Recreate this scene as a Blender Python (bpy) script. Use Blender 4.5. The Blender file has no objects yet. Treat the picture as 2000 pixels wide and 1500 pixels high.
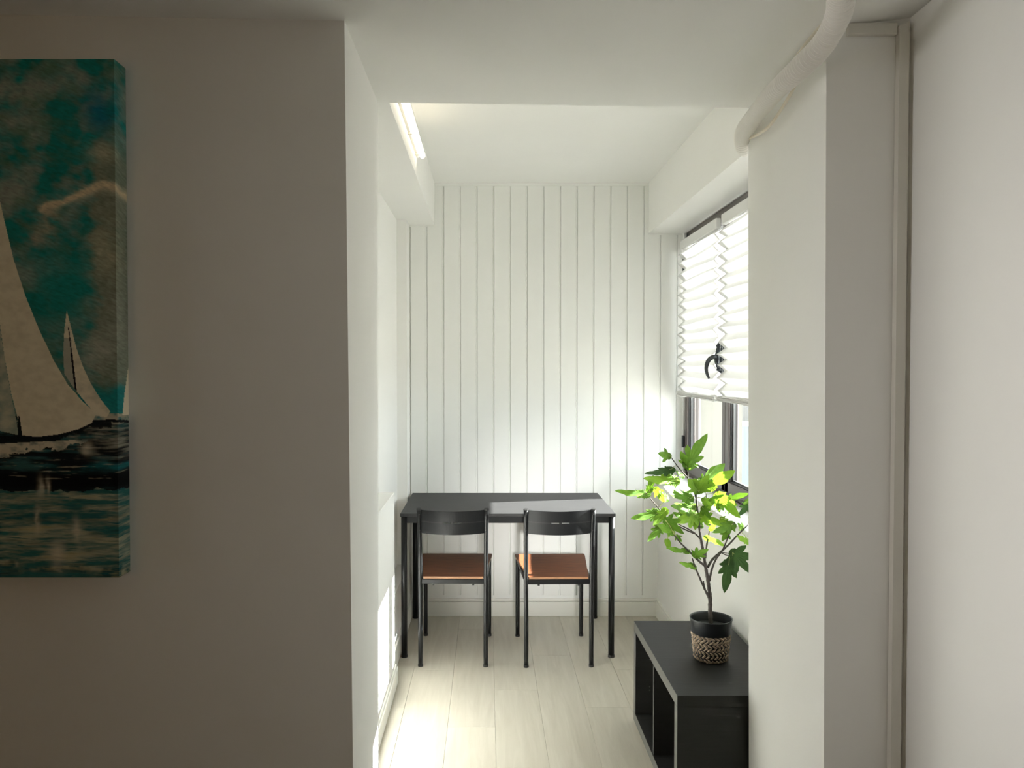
import bpy, bmesh, math, random
import numpy as np
from mathutils import Vector, Matrix, noise as mnoise
random.seed(7)
sc = bpy.context.scene
COL = sc.collection

# ------------------------------------------------------------------ camera, world, sun, exposure
F, CX, PITCH, H = 1530.0, 952.0, 0.0206, 1.49
cam = bpy.data.objects.new('camera', bpy.data.cameras.new('camera'))
COL.objects.link(cam)
cam.location = (0, 0, H)
cam.rotation_euler = (math.pi/2 - PITCH, 0, 0)
cam.data.sensor_fit = 'HORIZONTAL'
cam.data.sensor_width = 36.0
cam.data.lens = 36.0*F/2000.0
cam.data.shift_x = (1000.0-CX)/2000.0
cam.data.clip_start = 0.05
sc.camera = cam

sc.view_settings.view_transform = 'Standard'
sc.view_settings.look = 'None'
sc.view_settings.gamma = 1.0
sc.view_settings.use_curve_mapping = False
sc.view_settings.exposure = 0.13
sc.cycles.max_bounces = 24
sc.cycles.diffuse_bounces = 16
sc.cycles.transmission_bounces = 12
sc.cycles.transparent_max_bounces = 16
sc.cycles.caustics_reflective = False

SKY_STRENGTH = 8.2
SUN_STRENGTH = 80.0
world = bpy.data.worlds.new('sky'); sc.world = world
world.use_nodes = True
bg = world.node_tree.nodes['Background']
bg.inputs['Color'].default_value = (0.93, 0.985, 1.0, 1)
bg.inputs['Strength'].default_value = SKY_STRENGTH

def light(name, kind, loc, direction, energy, color, **kw):
    d = bpy.data.lights.new(name, kind)
    d.energy = energy; d.color = color
    for k, v in kw.items(): setattr(d, k, v)
    o = bpy.data.objects.new(name, d); COL.objects.link(o)
    o.location = loc
    o.rotation_euler = Vector(direction).to_track_quat('-Z', 'Y').to_euler()
    return o
light('sun', 'SUN', (4, 1, 4), (-1, -0.20, -0.515), SUN_STRENGTH, (1.0, 0.975, 0.925), angle=0.012)
light('room_warm_fill', 'POINT', (-1.7, -0.9, 1.35), (0, 0, -1), 8.5, (1.0, 0.64, 0.26), shadow_soft_size=0.25)  # added warm fill behind the camera, not a known lamp
light('room_side_fill', 'AREA', (-3.15, 0.75, 1.30), (4.2, 0.25, 0.0), 4.6, (1.0, 0.965, 0.93), shape='RECTANGLE', size=0.7, size_y=1.5, spread=math.radians(40))  # added fill from the left for the right wall, no window known there
light('opening_fill_beam', 'AREA', (0.25, -2.85, 2.0), (0.03, 6.0, -1.15), 1.2, (1.0, 0.97, 0.94), shape='RECTANGLE', size=0.30, size_y=0.30, spread=math.radians(10))  # added narrow beam through the opening, lifts the balcony's shaded parts
portal = light('window_portal', 'AREA', (1.30, 3.6, 1.57), (-1, 0, 0), 1.0, (1, 1, 1), shape='RECTANGLE', size=2.1, size_y=1.44)
portal.data.cycles.is_portal = True

# ------------------------------------------------------------------ helpers
def ray(px, py):
    u = (px-CX)/F; v = (750-py)/F; c, s = math.cos(PITCH), math.sin(PITCH)
    return Vector((u, c+v*s, -s+v*c))
def at(px, py, Y):
    d = ray(px, py)
    return Vector((0, 0, H)) + d*(Y/d.y)

def obj(name, bm, mat, parent=None, smooth=False):
    me = bpy.data.meshes.new(name)
    bmesh.ops.recalc_face_normals(bm, faces=bm.faces)
    bm.to_mesh(me); bm.free()
    if smooth:
        for p in me.polygons: p.use_smooth = True
    mats = mat if isinstance(mat, (list, tuple)) else [mat]
    for m in mats: me.materials.append(m)
    o = bpy.data.objects.new(name, me); COL.objects.link(o)
    if parent is not None: o.parent = parent
    return o
def thing(name, label, cat, loc=(0, 0, 0), rotz=0.0, group=None):
    o = bpy.data.objects.new(name, None); COL.objects.link(o)
    o.empty_display_size = 0.1
    o.location = loc; o.rotation_euler = (0, 0, rotz)
    o['label'] = label; o['category'] = cat
    if group: o['group'] = group
    return o
def tag(o, label, cat, group=None):
    o['label'] = label; o['category'] = cat
    if group: o['group'] = group
    return o
def struct(name, bm, mat, label=None, smooth=False, parent=None):
    o = obj(name, bm, mat, parent, smooth)
    if parent is None: o['kind'] = 'structure'
    if label: o['label'] = label; 
    return o

def box(bm, x0, x1, y0, y1, z0, z1, bevel=0.0, seg=1, M=None):
    r = bmesh.ops.create_cube(bm, size=1.0)
    vs = r['verts']
    for v in vs:
        v.co = Vector((x0+(v.co.x+.5)*(x1-x0), y0+(v.co.y+.5)*(y1-y0), z0+(v.co.z+.5)*(z1-z0)))
        if M is not None: v.co = M @ v.co
    if bevel > 0:
        es = list({e for v in vs for e in v.link_edges})
        bmesh.ops.bevel(bm, geom=es, offset=bevel, segments=seg, affect='EDGES', profile=0.5)
    return bm
def hexa(bm, c):
    """c: 8 corners, bottom ring of four then top ring of four"""
    v = [bm.verts.new(Vector(p)) for p in c]
    for f in ((3,2,1,0), (4,5,6,7), (0,1,5,4), (1,2,6,5), (2,3,7,6), (3,0,4,7)):
        bm.faces.new([v[i] for i in f])
    return bm
def B(*a, **k): return box(bmesh.new(), *a, **k)
def smooth_path(pts, n=6):
    P = [Vector(p) for p in pts]
    out = []
    for i in range(len(P)-1):
        p0 = P[i-1] if i > 0 else P[i]*2-P[i+1]
        p1, p2 = P[i], P[i+1]
        p3 = P[i+2] if i+2 < len(P) else P[i+1]*2-P[i]
        for k in range(n):
            t = k/n
            out.append(0.5*((2*p1)+(p2-p0)*t+(2*p0-5*p1+4*p2-p3)*t*t+(3*p1-p0-3*p2+p3)*t**3))
    out.append(P[-1])
    return out
def tube(bm, pts, radii, seg=10, cap=True, squash=1.0):
    n = len(pts)
    if not hasattr(radii, '__len__'): radii = [radii]*n
    rings = []
    T0 = (pts[1]-pts[0]).normalized()
    N = T0.orthogonal().normalized()
    for i, p in enumerate(pts):
        T = ((pts[min(i+1, n-1)]-pts[max(i-1, 0)])).normalized()
        N = (N - T*N.dot(T)).normalized()
        Bn = T.cross(N)
        rings.append([bm.verts.new(p + (N*math.cos(2*math.pi*k/seg) + Bn*math.sin(2*math.pi*k/seg)*squash)*radii[i]) for k in range(seg)])
    for a, b in zip(rings, rings[1:]):
        for k in range(seg):
            bm.faces.new((a[k], a[(k+1) % seg], b[(k+1) % seg], b[k]))
    if cap:
        bm.faces.new(list(reversed(rings[0]))); bm.faces.new(rings[-1])
    return bm
def lathe(bm, prof, seg=40, c=(0, 0, 0), close=False):
    rings = []
    for r, z in prof:
        rings.append([bm.verts.new((c[0]+r*math.cos(2*math.pi*k/seg), c[1]+r*math.sin(2*math.pi*k/seg), c[2]+z)) for k in range(seg)])
    pairs = list(zip(rings, rings[1:]))
    if close: pairs.append((rings[-1], rings[0]))
    for a, b in pairs:
        for k in range(seg):
            bm.faces.new((a[k], a[(k+1) % seg], b[(k+1) % seg], b[k]))
    if not close:
        bm.faces.new(list(reversed(rings[0]))); bm.faces.new(rings[-1])
    return bm

# ------------------------------------------------------------------ materials
class NT:
    def __init__(s, name):
        s.m = bpy.data.materials.new(name); s.m.use_nodes = True
        s.t = s.m.node_tree; s.b = s.t.nodes['Principled BSDF']; s.out = s.t.nodes['Material Output']
    def n(s, kind, **kw):
        x = s.t.nodes.new(kind)
        for k, v in kw.items():
            if k.startswith('i_'): x.inputs[k[2:].replace('_', ' ')].default_value = v
            else: setattr(x, k, v)
        return x
    def l(s, a, b): s.t.links.new(a, b)
def plain(name, col, rough=0.5, metal=0.0, spec=0.5, bump=0.0, bscale=60.0, var=0.0, vscale=3.0, stretch=(1, 1, 1)):
    q = NT(name)
    q.b.inputs['Base Color'].default_value = (*col, 1)
    q.b.inputs['Roughness'].default_value = rough
    q.b.inputs['Metallic'].default_value = metal
    q.b.inputs['Specular IOR Level'].default_value = spec
    tc = q.n('ShaderNodeNewGeometry'); mp = q.n('ShaderNodeMapping'); mp.inputs['Scale'].default_value = stretch
    q.l(tc.outputs['Position'], mp.inputs['Vector'])
    if var > 0:
        nz = q.n('ShaderNodeTexNoise'); nz.inputs['Scale'].default_value = vscale; nz.inputs['Detail'].default_value = 4
        q.l(mp.outputs[0], nz.inputs['Vector'])
        r = q.n('ShaderNodeValToRGB')
        r.color_ramp.elements[0].position = .3; r.color_ramp.elements[1].position = .7
        r.color_ramp.elements[0].color = (*[c*(1-var) for c in col], 1)
        r.color_ramp.elements[1].color = (*[min(1, c*(1+var)) for c in col], 1)
        q.l(nz.outputs['Fac'], r.inputs['Fac']); q.l(r.outputs['Color'], q.b.inputs['Base Color'])
    if bump > 0:
        nz = q.n('ShaderNodeTexNoise'); nz.inputs['Scale'].default_value = bscale; nz.inputs['Detail'].default_value = 3
        q.l(mp.outputs[0], nz.inputs['Vector'])
        bp = q.n('ShaderNodeBump'); bp.inputs['Strength'].default_value = bump; bp.inputs['Distance'].default_value = 0.004
        q.l(nz.outputs['Fac'], bp.inputs['Height']); q.l(bp.outputs[0], q.b.inputs['Normal'])
    return q.m
WALLC = (0.865, 0.862, 0.842)
M_wall = plain('wall_paint', WALLC, 0.75, spec=.25, bump=.12, bscale=28, var=.012, vscale=2)
M_ceil = plain('ceiling_paint', (0.865, 0.862, 0.842), 0.85, spec=.2, bump=.12, bscale=7, var=.015, vscale=2)
M_board = plain('board_paint', (0.85, 0.855, 0.835), 0.5, spec=.35, bump=.04, bscale=20, var=.01)
M_gap = plain('board_backing', (0.70, 0.70, 0.67), 0.8)
M_trim = plain('trim_paint', (0.80, 0.795, 0.75), 0.45, spec=.4)
M_sill = plain('sill_stone', (0.66, 0.655, 0.63), 0.5, spec=.3)
M_trunk = plain('trunking_plastic', (0.70, 0.68, 0.62), 0.5, var=.02, vscale=9)
M_metal = plain('black_metal', (0.0045, 0.005, 0.0055), 0.36, spec=.28, bump=.05, bscale=300)
M_foot = plain('black_plastic_foot', (0.006, 0.006, 0.006), 0.6)
M_hose = plain('hose_wrap', (0.90, 0.88, 0.84), 0.5, bump=.2, bscale=70)
M_cable = plain('cable_cream', (0.74, 0.68, 0.56), 0.5)
M_frame = plain('window_brown', (0.060, 0.045, 0.040), 0.35, spec=.5)
M_frame_dark = plain('window_gasket', (0.010, 0.009, 0.009), 0.5)
M_alu = plain('window_spacer', (0.09, 0.092, 0.092), 0.5, metal=.0)
M_handle = plain('handle_black', (0.010, 0.014, 0.018), 0.3)
M_pot = plain('pot_plastic', (0.010, 0.012, 0.014), 0.4, spec=.45)
M_soil = plain('pot_soil', (0.022, 0.022, 0.021), 0.9, bump=.8, bscale=120)
M_bark = plain('bark', (0.060, 0.050, 0.045), 0.8, bump=.7, bscale=120, var=.4, vscale=60)
M_basket = plain('seagrass', (0.27, 0.205, 0.145), 0.8, bump=.6, bscale=260, var=.35, vscale=110)
M_out = plain('outside_beige_render', (0.12, 0.114, 0.098), 0.9, bump=.2, bscale=30, var=.03)
M_out2 = plain('outside_grey_render', (0.10, 0.10, 0.098), 0.9, var=.05)
M_outglass = plain('outside_window', (0.10, 0.13, 0.15), 0.15)
M_ground = plain('street', (0.33, 0.32, 0.30), 0.9, var=.1)

def mat_black_top(name, base, rough):
    q = NT(name)
    g = q.n('ShaderNodeNewGeometry'); mp = q.n('ShaderNodeMapping'); mp.inputs['Scale'].default_value = (3, 40, 40)
    q.l(g.outputs['Position'], mp.inputs['Vector'])
    nz = q.n('ShaderNodeTexNoise'); nz.inputs['Scale'].default_value = 3; nz.inputs['Detail'].default_value = 6; nz.inputs['Distortion'].default_value = .6
    q.l(mp.outputs[0], nz.inputs['Vector'])
    r = q.n('ShaderNodeValToRGB'); r.color_ramp.elements[0].position = .35; r.color_ramp.elements[1].position = .7
    r.color_ramp.elements[0].color = (*[c*.85 for c in base], 1); r.color_ramp.elements[1].color = (*[c*1.15 for c in base], 1)
    q.l(nz.outputs['Fac'], r.inputs['Fac']); q.l(r.outputs[0], q.b.inputs['Base Color'])
    bp = q.n('ShaderNodeBump'); bp.inputs['Strength'].default_value = .25; bp.inputs['Distance'].default_value = .002
    q.l(nz.outputs['Fac'], bp.inputs['Height']); q.l(bp.outputs[0], q.b.inputs['Normal'])
    q.b.inputs['Roughness'].default_value = rough; q.b.inputs['Specular IOR Level'].default_value = .33
    return q.m
M_top = mat_black_top('table_top_black', (0.021, 0.021, 0.022), .52)
M_kallax = mat_black_top('shelf_blackbrown', (0.0095, 0.0094, 0.0088), .6)
M_kedge_sheen = plain('shelf_edge_sheen', (0.05, 0.05, 0.045), .4)  # lighter grey paints the grazing reflection into the shelf's front edges

def mat_seat():
    q = NT('seat_brown_wood')
    g = q.n('ShaderNodeTexCoord'); mp = q.n('ShaderNodeMapping'); mp.inputs['Scale'].default_value = (4, 45, 45)
    q.l(g.outputs['Object'], mp.inputs['Vector'])
    nz = q.n('ShaderNodeTexNoise'); nz.inputs['Scale'].default_value = 2.5; nz.inputs['Detail'].default_value = 7; nz.inputs['Distortion'].default_value = .8
    q.l(mp.outputs[0], nz.inputs['Vector'])
    r = q.n('ShaderNodeValToRGB'); r.color_ramp.elements[0].position = .3; r.color_ramp.elements[1].position = .72
    r.color_ramp.elements[0].color = (0.105, 0.034, 0.015, 1); r.color_ramp.elements[1].color = (0.24, 0.085, 0.036, 1)
    q.l(nz.outputs['Fac'], r.inputs['Fac']); q.l(r.outputs[0], q.b.inputs['Base Color'])
    q.b.inputs['Roughness'].default_value = .42
    return q.m
M_seat = mat_seat()
M_seatedge = plain('seat_ply_edge', (0.26, 0.13, 0.06), .5)
M_back = plain('backrest_black', (0.0045, 0.005, 0.0058), .45, spec=.25, bump=.08, bscale=90)

def mat_floor():
    q = NT('floor_plank')
    oi = q.n('ShaderNodeObjectInfo'); g = q.n('ShaderNodeNewGeometry')
    add = q.n('ShaderNodeVectorMath', operation='ADD')
    sc_ = q.n('ShaderNodeVectorMath', operation='SCALE'); 
    cmb = q.n('ShaderNodeCombineXYZ')
    q.l(oi.outputs['Random'], cmb.inputs[0]); q.l(oi.outputs['Random'], cmb.inputs[1]); q.l(oi.outputs['Random'], cmb.inputs[2])
    q.l(cmb.outputs[0], sc_.inputs[0]); sc_.inputs['Scale'].default_value = 37.0
    q.l(g.outputs['Position'], add.inputs[0]); q.l(sc_.outputs[0], add.inputs[1])
    mp = q.n('ShaderNodeMapping'); mp.inputs['Scale'].default_value = (16, 1.3, 1)
    q.l(add.outputs[0], mp.inputs['Vector'])
    nz = q.n('ShaderNodeTexNoise'); nz.inputs['Scale'].default_value = 1.6; nz.inputs['Detail'].default_value = 7; nz.inputs['Roughness'].default_value = .6; nz.inputs['Distortion'].default_value = .7
    q.l(mp.outputs[0], nz.inputs['Vector'])
    r = q.n('ShaderNodeValToRGB'); r.color_ramp.elements[0].position = .25; r.color_ramp.elements[1].position = .75
    r.color_ramp.elements[0].color = (0.43, 0.40, 0.33, 1); r.color_ramp.elements[1].color = (0.55, 0.52, 0.445, 1)
    q.l(nz.outputs['Fac'], r.inputs['Fac'])
    hs = q.n('ShaderNodeHueSaturation')
    mr = q.n('ShaderNodeMapRange'); mr.inputs['To Min'].default_value = .94; mr.inputs['To Max'].default_value = 1.05
    q.l(oi.outputs['Random'], mr.inputs['Value']); q.l(mr.outputs[0], hs.inputs['Value'])
    q.l(r.outputs[0], hs.inputs['Color']); q.l(hs.outputs[0], q.b.inputs['Base Color'])
    q.b.inputs['Roughness'].default_value = .45
    bp = q.n('ShaderNodeBump'); bp.inputs['Strength'].default_value = .08; bp.inputs['Distance'].default_value = .002
    q.l(nz.outputs['Fac'], bp.inputs['Height']); q.l(bp.outputs[0], q.b.inputs['Normal'])
    return q.m
M_floor = mat_floor()
M_sub = plain('subfloor', (0.30, 0.28, 0.23), .9)

def mat_translucent(name, col, tcol, fac, rough=.6):
    q = NT(name)
    q.b.inputs['Base Color'].default_value = (*col, 1); q.b.inputs['Roughness'].default_value = rough; q.b.inputs['Specular IOR Level'].default_value = .3
    tr = q.n('ShaderNodeBsdfTranslucent'); tr.inputs['Color'].default_value = (*tcol, 1)
    mx = q.n('ShaderNodeMixShader'); mx.inputs['Fac'].default_value = fac
    q.l(q.b.outputs[0], mx.inputs[1]); q.l(tr.outputs[0], mx.inputs[2]); q.l(mx.outputs[0], q.out.inputs['Surface'])
    return q
M_blind = mat_translucent('blind_fabric', (0.80, 0.80, 0.79), (0.80, 0.80, 0.79), .025, .9).m
def mat_leaf(name, c1, c2, t):
    q = mat_translucent(name, c1, t, .38, .6)
    g = q.n('ShaderNodeNewGeometry')
    nz = q.n('ShaderNodeTexNoise'); nz.inputs['Scale'].default_value = 30; nz.inputs['Detail'].default_value = 3
    nz.inputs['Scale'].default_value = 55; q.l(g.outputs['Position'], nz.inputs['Vector'])
    r = q.n('ShaderNodeValToRGB'); r.color_ramp.elements[0].position = .35; r.color_ramp.elements[1].position = .65
    r.color_ramp.elements[0].color = (*c1, 1); r.color_ramp.elements[1].color = (*c2, 1)
    q.l(nz.outputs['Fac'], r.inputs['Fac']); q.l(r.outputs[0], q.b.inputs['Base Color'])
    return q.m
M_leaf = [mat_leaf('leaf_green', (0.065, 0.16, 0.022), (0.13, 0.26, 0.036), (0.17, 0.33, 0.022)),
          mat_leaf('leaf_lime', (0.13, 0.27, 0.028), (0.20, 0.36, 0.045), (0.26, 0.44, 0.03)),
          mat_leaf('leaf_dark', (0.030, 0.075, 0.026), (0.05, 0.115, 0.035), (0.06, 0.13, 0.025))]
M_stalk = plain('leaf_stalk', (0.42, 0.44, 0.16), .5)

def mat_glass():
    q = NT('window_glass')
    tr = q.n('ShaderNodeBsdfTransparent'); tr.inputs['Color'].default_value = (0.96, 0.975, 0.97, 1)
    gl = q.n('ShaderNodeBsdfGlossy'); gl.inputs['Roughness'].default_value = .01
    fr = q.n('ShaderNodeFresnel'); fr.inputs['IOR'].default_value = 1.45
    mx = q.n('ShaderNodeMixShader')
    gg = q.n('ShaderNodeNewGeometry'); inv = q.n('ShaderNodeMath', operation='SUBTRACT'); inv.inputs[0].default_value = 1.0; q.l(gg.outputs['Backfacing'], inv.inputs[1])
    ml = q.n('ShaderNodeMath', operation='MULTIPLY'); q.l(fr.outputs[0], ml.inputs[0]); q.l(inv.outputs[0], ml.inputs[1]); q.l(ml.outputs[0], mx.inputs[0]); q.l(tr.outputs[0], mx.inputs[1]); q.l(gl.outputs[0], mx.inputs[2])
    q.l(mx.outputs[0], q.out.inputs['Surface'])
    return q.m
M_glass = mat_glass()
def mat_emit(name, col, s):
    q = NT(name); q.b.inputs['Base Color'].default_value = (*col, 1)
    q.b.inputs['Emission Color'].default_value = (*col, 1); q.b.inputs['Emission Strength'].default_value = s
    return q.m
M_tube = mat_emit('tube_glow', (1.0, 0.90, 0.70), 3.6)

# ------------------------------------------------------------------ setting: floor
Y1, Y2, YB = 1.93, 2.52, 4.68
floor = struct('floor', B(-3.2, 1.36, -3.0, 4.85, -0.15, -0.012), M_sub)
plank_meshes = {}
def plank(x0, x1, y0, y1):
    w, l = round(x1-x0, 4), round(y1-y0, 4)
    if (w, l) not in plank_meshes:
        bm = B(0, w, 0, l, -0.012, 0.0, bevel=0.0009)
        me = bpy.data.meshes.new('plank'); bmesh.ops.recalc_face_normals(bm, faces=bm.faces); bm.to_mesh(me); bm.free()
        me.materials.append(M_floor); plank_meshes[(w, l)] = me
    o = bpy.data.objects.new('plank', plank_meshes[(w, l)]); COL.objects.link(o)
    o.location = (x0, y0, 0); o.parent = floor
PW, PL = 0.1985, 1.22
k = -17
while 0.033+k*PW < 1.03:
    xa, xb = 0.033+k*PW, 0.033+(k+1)*PW
    y = 3.22 - PL*6 + [0.0, 0.37, 0.81, 0.19, 0.62][(k+1) % 5]*(1 if k != -1 else 0)
    bal = xb >= -0.50
    x0, x1 = max(xa, -3.19), min(xb, 1.025)
    y_end = 4.69 if bal else Y1+.02
    while y < y_end:
        a, b = max(y, -2.99), min(y+PL, y_end)
        if b-a > .02 and x1-x0 > .01: plank(x0+.0004, x1-.0004, a+.0004, b-.0004)
        y += PL
    k += 1

# ceilings
def zc(x):
    pts = [(-3.2, 2.385), (-1.2, 2.352), (-.35, 2.337), (.836, 2.320), (1.04, 2.345), (1.3, 2.35)]
    for (a, za), (b, zb) in zip(pts, pts[1:]):
        if a <= x <= b: return za+(zb-za)*(x-a)/(b-a)
bm = bmesh.new()
xs = [-3.2, -1.2, -.351, .836, 1.04, 1.2]
for a, b in zip(xs, xs[1:]):
    y1 = Y2
    hexa(bm, [(a, -3, zc(a)), (b, -3, zc(b)), (b, y1, zc(b)), (a, y1, zc(a)), (a, -3, 2.80), (b, -3, 2.80), (b, y1, 2.80), (a, y1, 2.80)])
bmesh.ops.remove_doubles(bm, verts=bm.verts, dist=1e-5)
ceiling = struct('ceiling', bm, M_ceil)
ceiling2 = struct('ceiling.001', B(-0.9, 1.36, Y2, 4.85, 2.588, 2.80), M_ceil)
# boxed beams hanging below the balcony ceiling
obj('beam', B(-0.90, -0.315, Y2+.001, YB-.001, 2.340, 2.590), M_wall, ceiling2)
obj('beam', B(0.958, 1.36, Y2+.001, YB-.001, 2.289, 2.590), M_wall, ceiling2)

# the room behind the camera: unseen, darkened to cut bounce light
M_dark = plain('room_wall_absorber', (0.10, 0.075, 0.05), .6, var=.2, vscale=4, stretch=(1, 1, 8))  # dark finish added to unseen walls so they bounce less light
M_floor_absorber = plain('room_floor_absorber', (0.10, 0.085, 0.07), .95, bump=.5, bscale=400)
struct('floor.001', B(-3.19, 1.03, -2.99, 1.80, 0.001, 0.009), M_floor_absorber)  # dark sheet added over the unseen floor to soak up bounce
# near room walls
bm = bmesh.new()
hexa(bm, [(-3.3, Y1, 0), (-.331, Y1, 0), (-.354, Y2, 0), (-3.3, Y2, 0),
          (-3.3, Y1, 2.45), (-.350, Y1, 2.45), (-.350, Y2, 2.45), (-3.3, Y2, 2.45)])
struct('wall_front_left', bm, M_wall)
bm = bmesh.new()
hexa(bm, [(.840, Y1, 0), (1.36, Y1, 0), (1.36, Y2, 0), (.851, Y2, 0),
          (.827, Y1, 2.45), (1.36, Y1, 2.45), (1.36, Y2, 2.45), (.832, Y2, 2.45)])
struct('wall_front_right', bm, M_wall)
struct('wall_side_right', B(1.032, 1.20, -3.0, Y1, 0, 2.45), M_wall)
struct('wall_side_left', B(-3.35, -3.2, -3.0, Y1, 0, 2.45), M_dark)
struct('wall_behind', B(-3.35, 1.2, -3.15, -3.0, 0, 2.45), M_dark)

# balcony left: parapet, recess, corner post
bm = bmesh.new()
box(bm, -0.90, -0.522, Y2, 4.84, 0, 2.36)
box(bm, -0.53, -0.437, Y2, 3.668, 0, 0.905, bevel=.003)
box(bm, -0.53, -0.464, 4.52, 4.84, 0, 2.36)
box(bm, -0.53, -0.464, 3.660, 4.53, 0, 0.35)
struct('wall_left', bm, M_wall)
# balcony right: low wall below the window
bm = bmesh.new()
box(bm, 1.022, 1.30, Y2, 4.84, -.05, 0.832)
box(bm, 1.165, 1.27, 4.66, 4.84, 0.8, 2.40)
struct('wall_right', bm, M_wall)
obj('sill', B(1.012, 1.205, Y2+.002, 4.676, 0.832, 0.852, bevel=.004, seg=2), M_sill, bpy.data.objects['wall_right'])

# back wall of tongue boards
wb = struct('wall_back', B(-0.9, 1.27, YB+.010, 4.86, -.05, 2.8), M_gap)
GX = 0.0995
x = -0.261-2*GX
i = 0
while x < 1.19:
    x0, x1 = max(x, -.470), min(x+GX, 1.19)
    if x1-x0 > .01:
        top = 2.330 if x1 < -.300 else (2.281 if x0 > .955 else 2.569)
        bm = bmesh.new()
        g = .0012; c = .0034
        prof = [(x0+g, YB+.010), (x0+g, YB+c), (x0+g+c*.7, YB), (x1-g-c*.7-.006, YB), (x1-g-c*.7-.005, YB+.0014), (x1-g-c*.7-.0035, YB+.0014), (x1-g-c*.7-.0025, YB), (x1-g-c*.7, YB), (x1-g, YB+c), (x1-g, YB+.010)]
        lo = [bm.verts.new((a, b, .125)) for a, b in prof]; hi = [bm.verts.new((a, b, top)) for a, b in prof]
        n = len(prof)
        for q in range(n): bm.faces.new((lo[q], lo[(q+1) % n], hi[(q+1) % n], hi[q]))
        bm.faces.new(lo); bm.faces.new(list(reversed(hi)))
        obj('board', bm, M_board, wb)
    x += GX
obj('edge_strip', B(-.315, .958, YB-.001, YB+.010, 2.569, 2.589, bevel=.0012), M_board, wb)
obj('edge_strip', B(-.470, -.314, YB-.001, YB+.010, 2.330, 2.342, bevel=.0012), M_board, wb)
obj('edge_strip', B(.957, 1.19, YB-.001, YB+.010, 2.281, 2.291, bevel=.0012), M_board, wb)
obj('edge_strip', B(-.470, 1.022, YB-.0005, YB+.010, .100, .125), M_board, wb)

# baseboards
def baseboard(name, x0, x1, y0, y1, axis, h=.088):
    bm = bmesh.new()
    box(bm, x0, x1, y0, y1, 0, h, bevel=.0015)
    d = .005
    if axis == 'y': box(bm, x0, x1, y0-.0, y1, h+.002, h+.020, bevel=.004, seg=2); 
    else: box(bm, x0+(d if name.endswith('left') else 0), x1-(0 if name.endswith('left') else 0), y0, y1, h+.002, h+.014, bevel=.003, seg=2)
    return struct(name, bm, M_trim)
baseboard('baseboard_back', -.464, 1.022, YB-.014, YB-.0005, 'y')
struct('baseboard_right', box(B(1.008, 1.0225, Y2, YB-.014, 0, .092, bevel=.002), 1.012, 1.0225, Y2, YB-.014, .092, .102, bevel=.002), M_trim)
struct('baseboard_left', box(box(B(-.4375, -.4225, Y2, 3.684, 0, .078, bevel=.003), -.4375, -.4285, Y2, 3.679, .078, .090, bevel=.003),
       -.4645, -.450, 3.686, YB-.014, 0, .105, bevel=.003), M_trim)

# ------------------------------------------------------------------ window and blinds
WY0, WY1, WZ0, WZ1 = 2.56, 4.658, .853, 2.2885
win = bpy.data.objects.new('window_1', None); COL.objects.link(win); win['kind'] = 'structure'
win.location = (1.2, 3.6, .85)
win.empty_display_size = .1
def wpart(name, bm, mat):
    o = obj(name, bm, mat); o.parent = win; o.matrix_parent_inverse = Matrix.Translation(-Vector(win.location)); return o
bm = bmesh.new()
fx0, fx1 = 1.180, 1.250
ft = .036
box(bm, fx0, fx1, WY0, WY1, WZ0, WZ0+ft, bevel=.002); box(bm, fx0, fx1, WY0, WY1, WZ1-ft, WZ1, bevel=.002)
box(bm, fx0, fx1, WY0, WY0+ft, WZ0, WZ1, bevel=.002); box(bm, fx0, fx1, WY1-ft, WY1, WZ0, WZ1, bevel=.002)
wpart('window_frame', bm, M_frame)
sashes = [(3.842, 4.624), (2.882, 3.838), (2.594, 2.878)]
for si, (a, b) in enumerate(sashes):
    st = .050
    z0, z1 = WZ0+.030, WZ1-.030
    bm = bmesh.new()
    box(bm, 1.166, 1.216, a, b, z0, z0+st, bevel=.003); box(bm, 1.166, 1.216, a, b, z1-st, z1, bevel=.003)
    box(bm, 1.166, 1.216, a, a+st, z0, z1, bevel=.003); box(bm, 1.166, 1.216, b-st, b, z0, z1, bevel=.003)
    s = wpart('sash', bm, M_frame)
    bm = bmesh.new()
    ia, ib, ja, jb = a+st, b-st, z0+st, z1-st
    for q in ((ia, ia+.006, ja, jb), (ib-.006, ib, ja, jb), (ia, ib, ja, ja+.006), (ia, ib, jb-.006, jb)):
        box(bm, 1.176, 1.206, *q[:2], *q[2:])
    g = obj('gasket', bm, M_frame_dark, s)
    bm = bmesh.new()
    for q in ((ia+.006, ia+.018, ja, jb), (ib-.018, ib-.006, ja, jb), (ia, ib, ja+.006, ja+.014)):
        box(bm, 1.186, 1.196, *q[:2], *q[2:])
    obj('spacer_bar', bm, M_alu, s)
    bm = bmesh.new(); box(bm, 1.189, 1.193, ia+.004, ib-.004, ja+.004, jb-.004)
    obj('pane', bm, M_glass, s)
for z in (1.02, 2.06):
    bm = bmesh.new(); tube(bm, [Vector((1.158, 4.632, z)), Vector((1.158, 4.632, z+.07))], .008, 10); box(bm, 1.155, 1.182, 4.624, 4.640, z+.005, z+.065)
    wpart('hinge', bm, M_handle)
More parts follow.
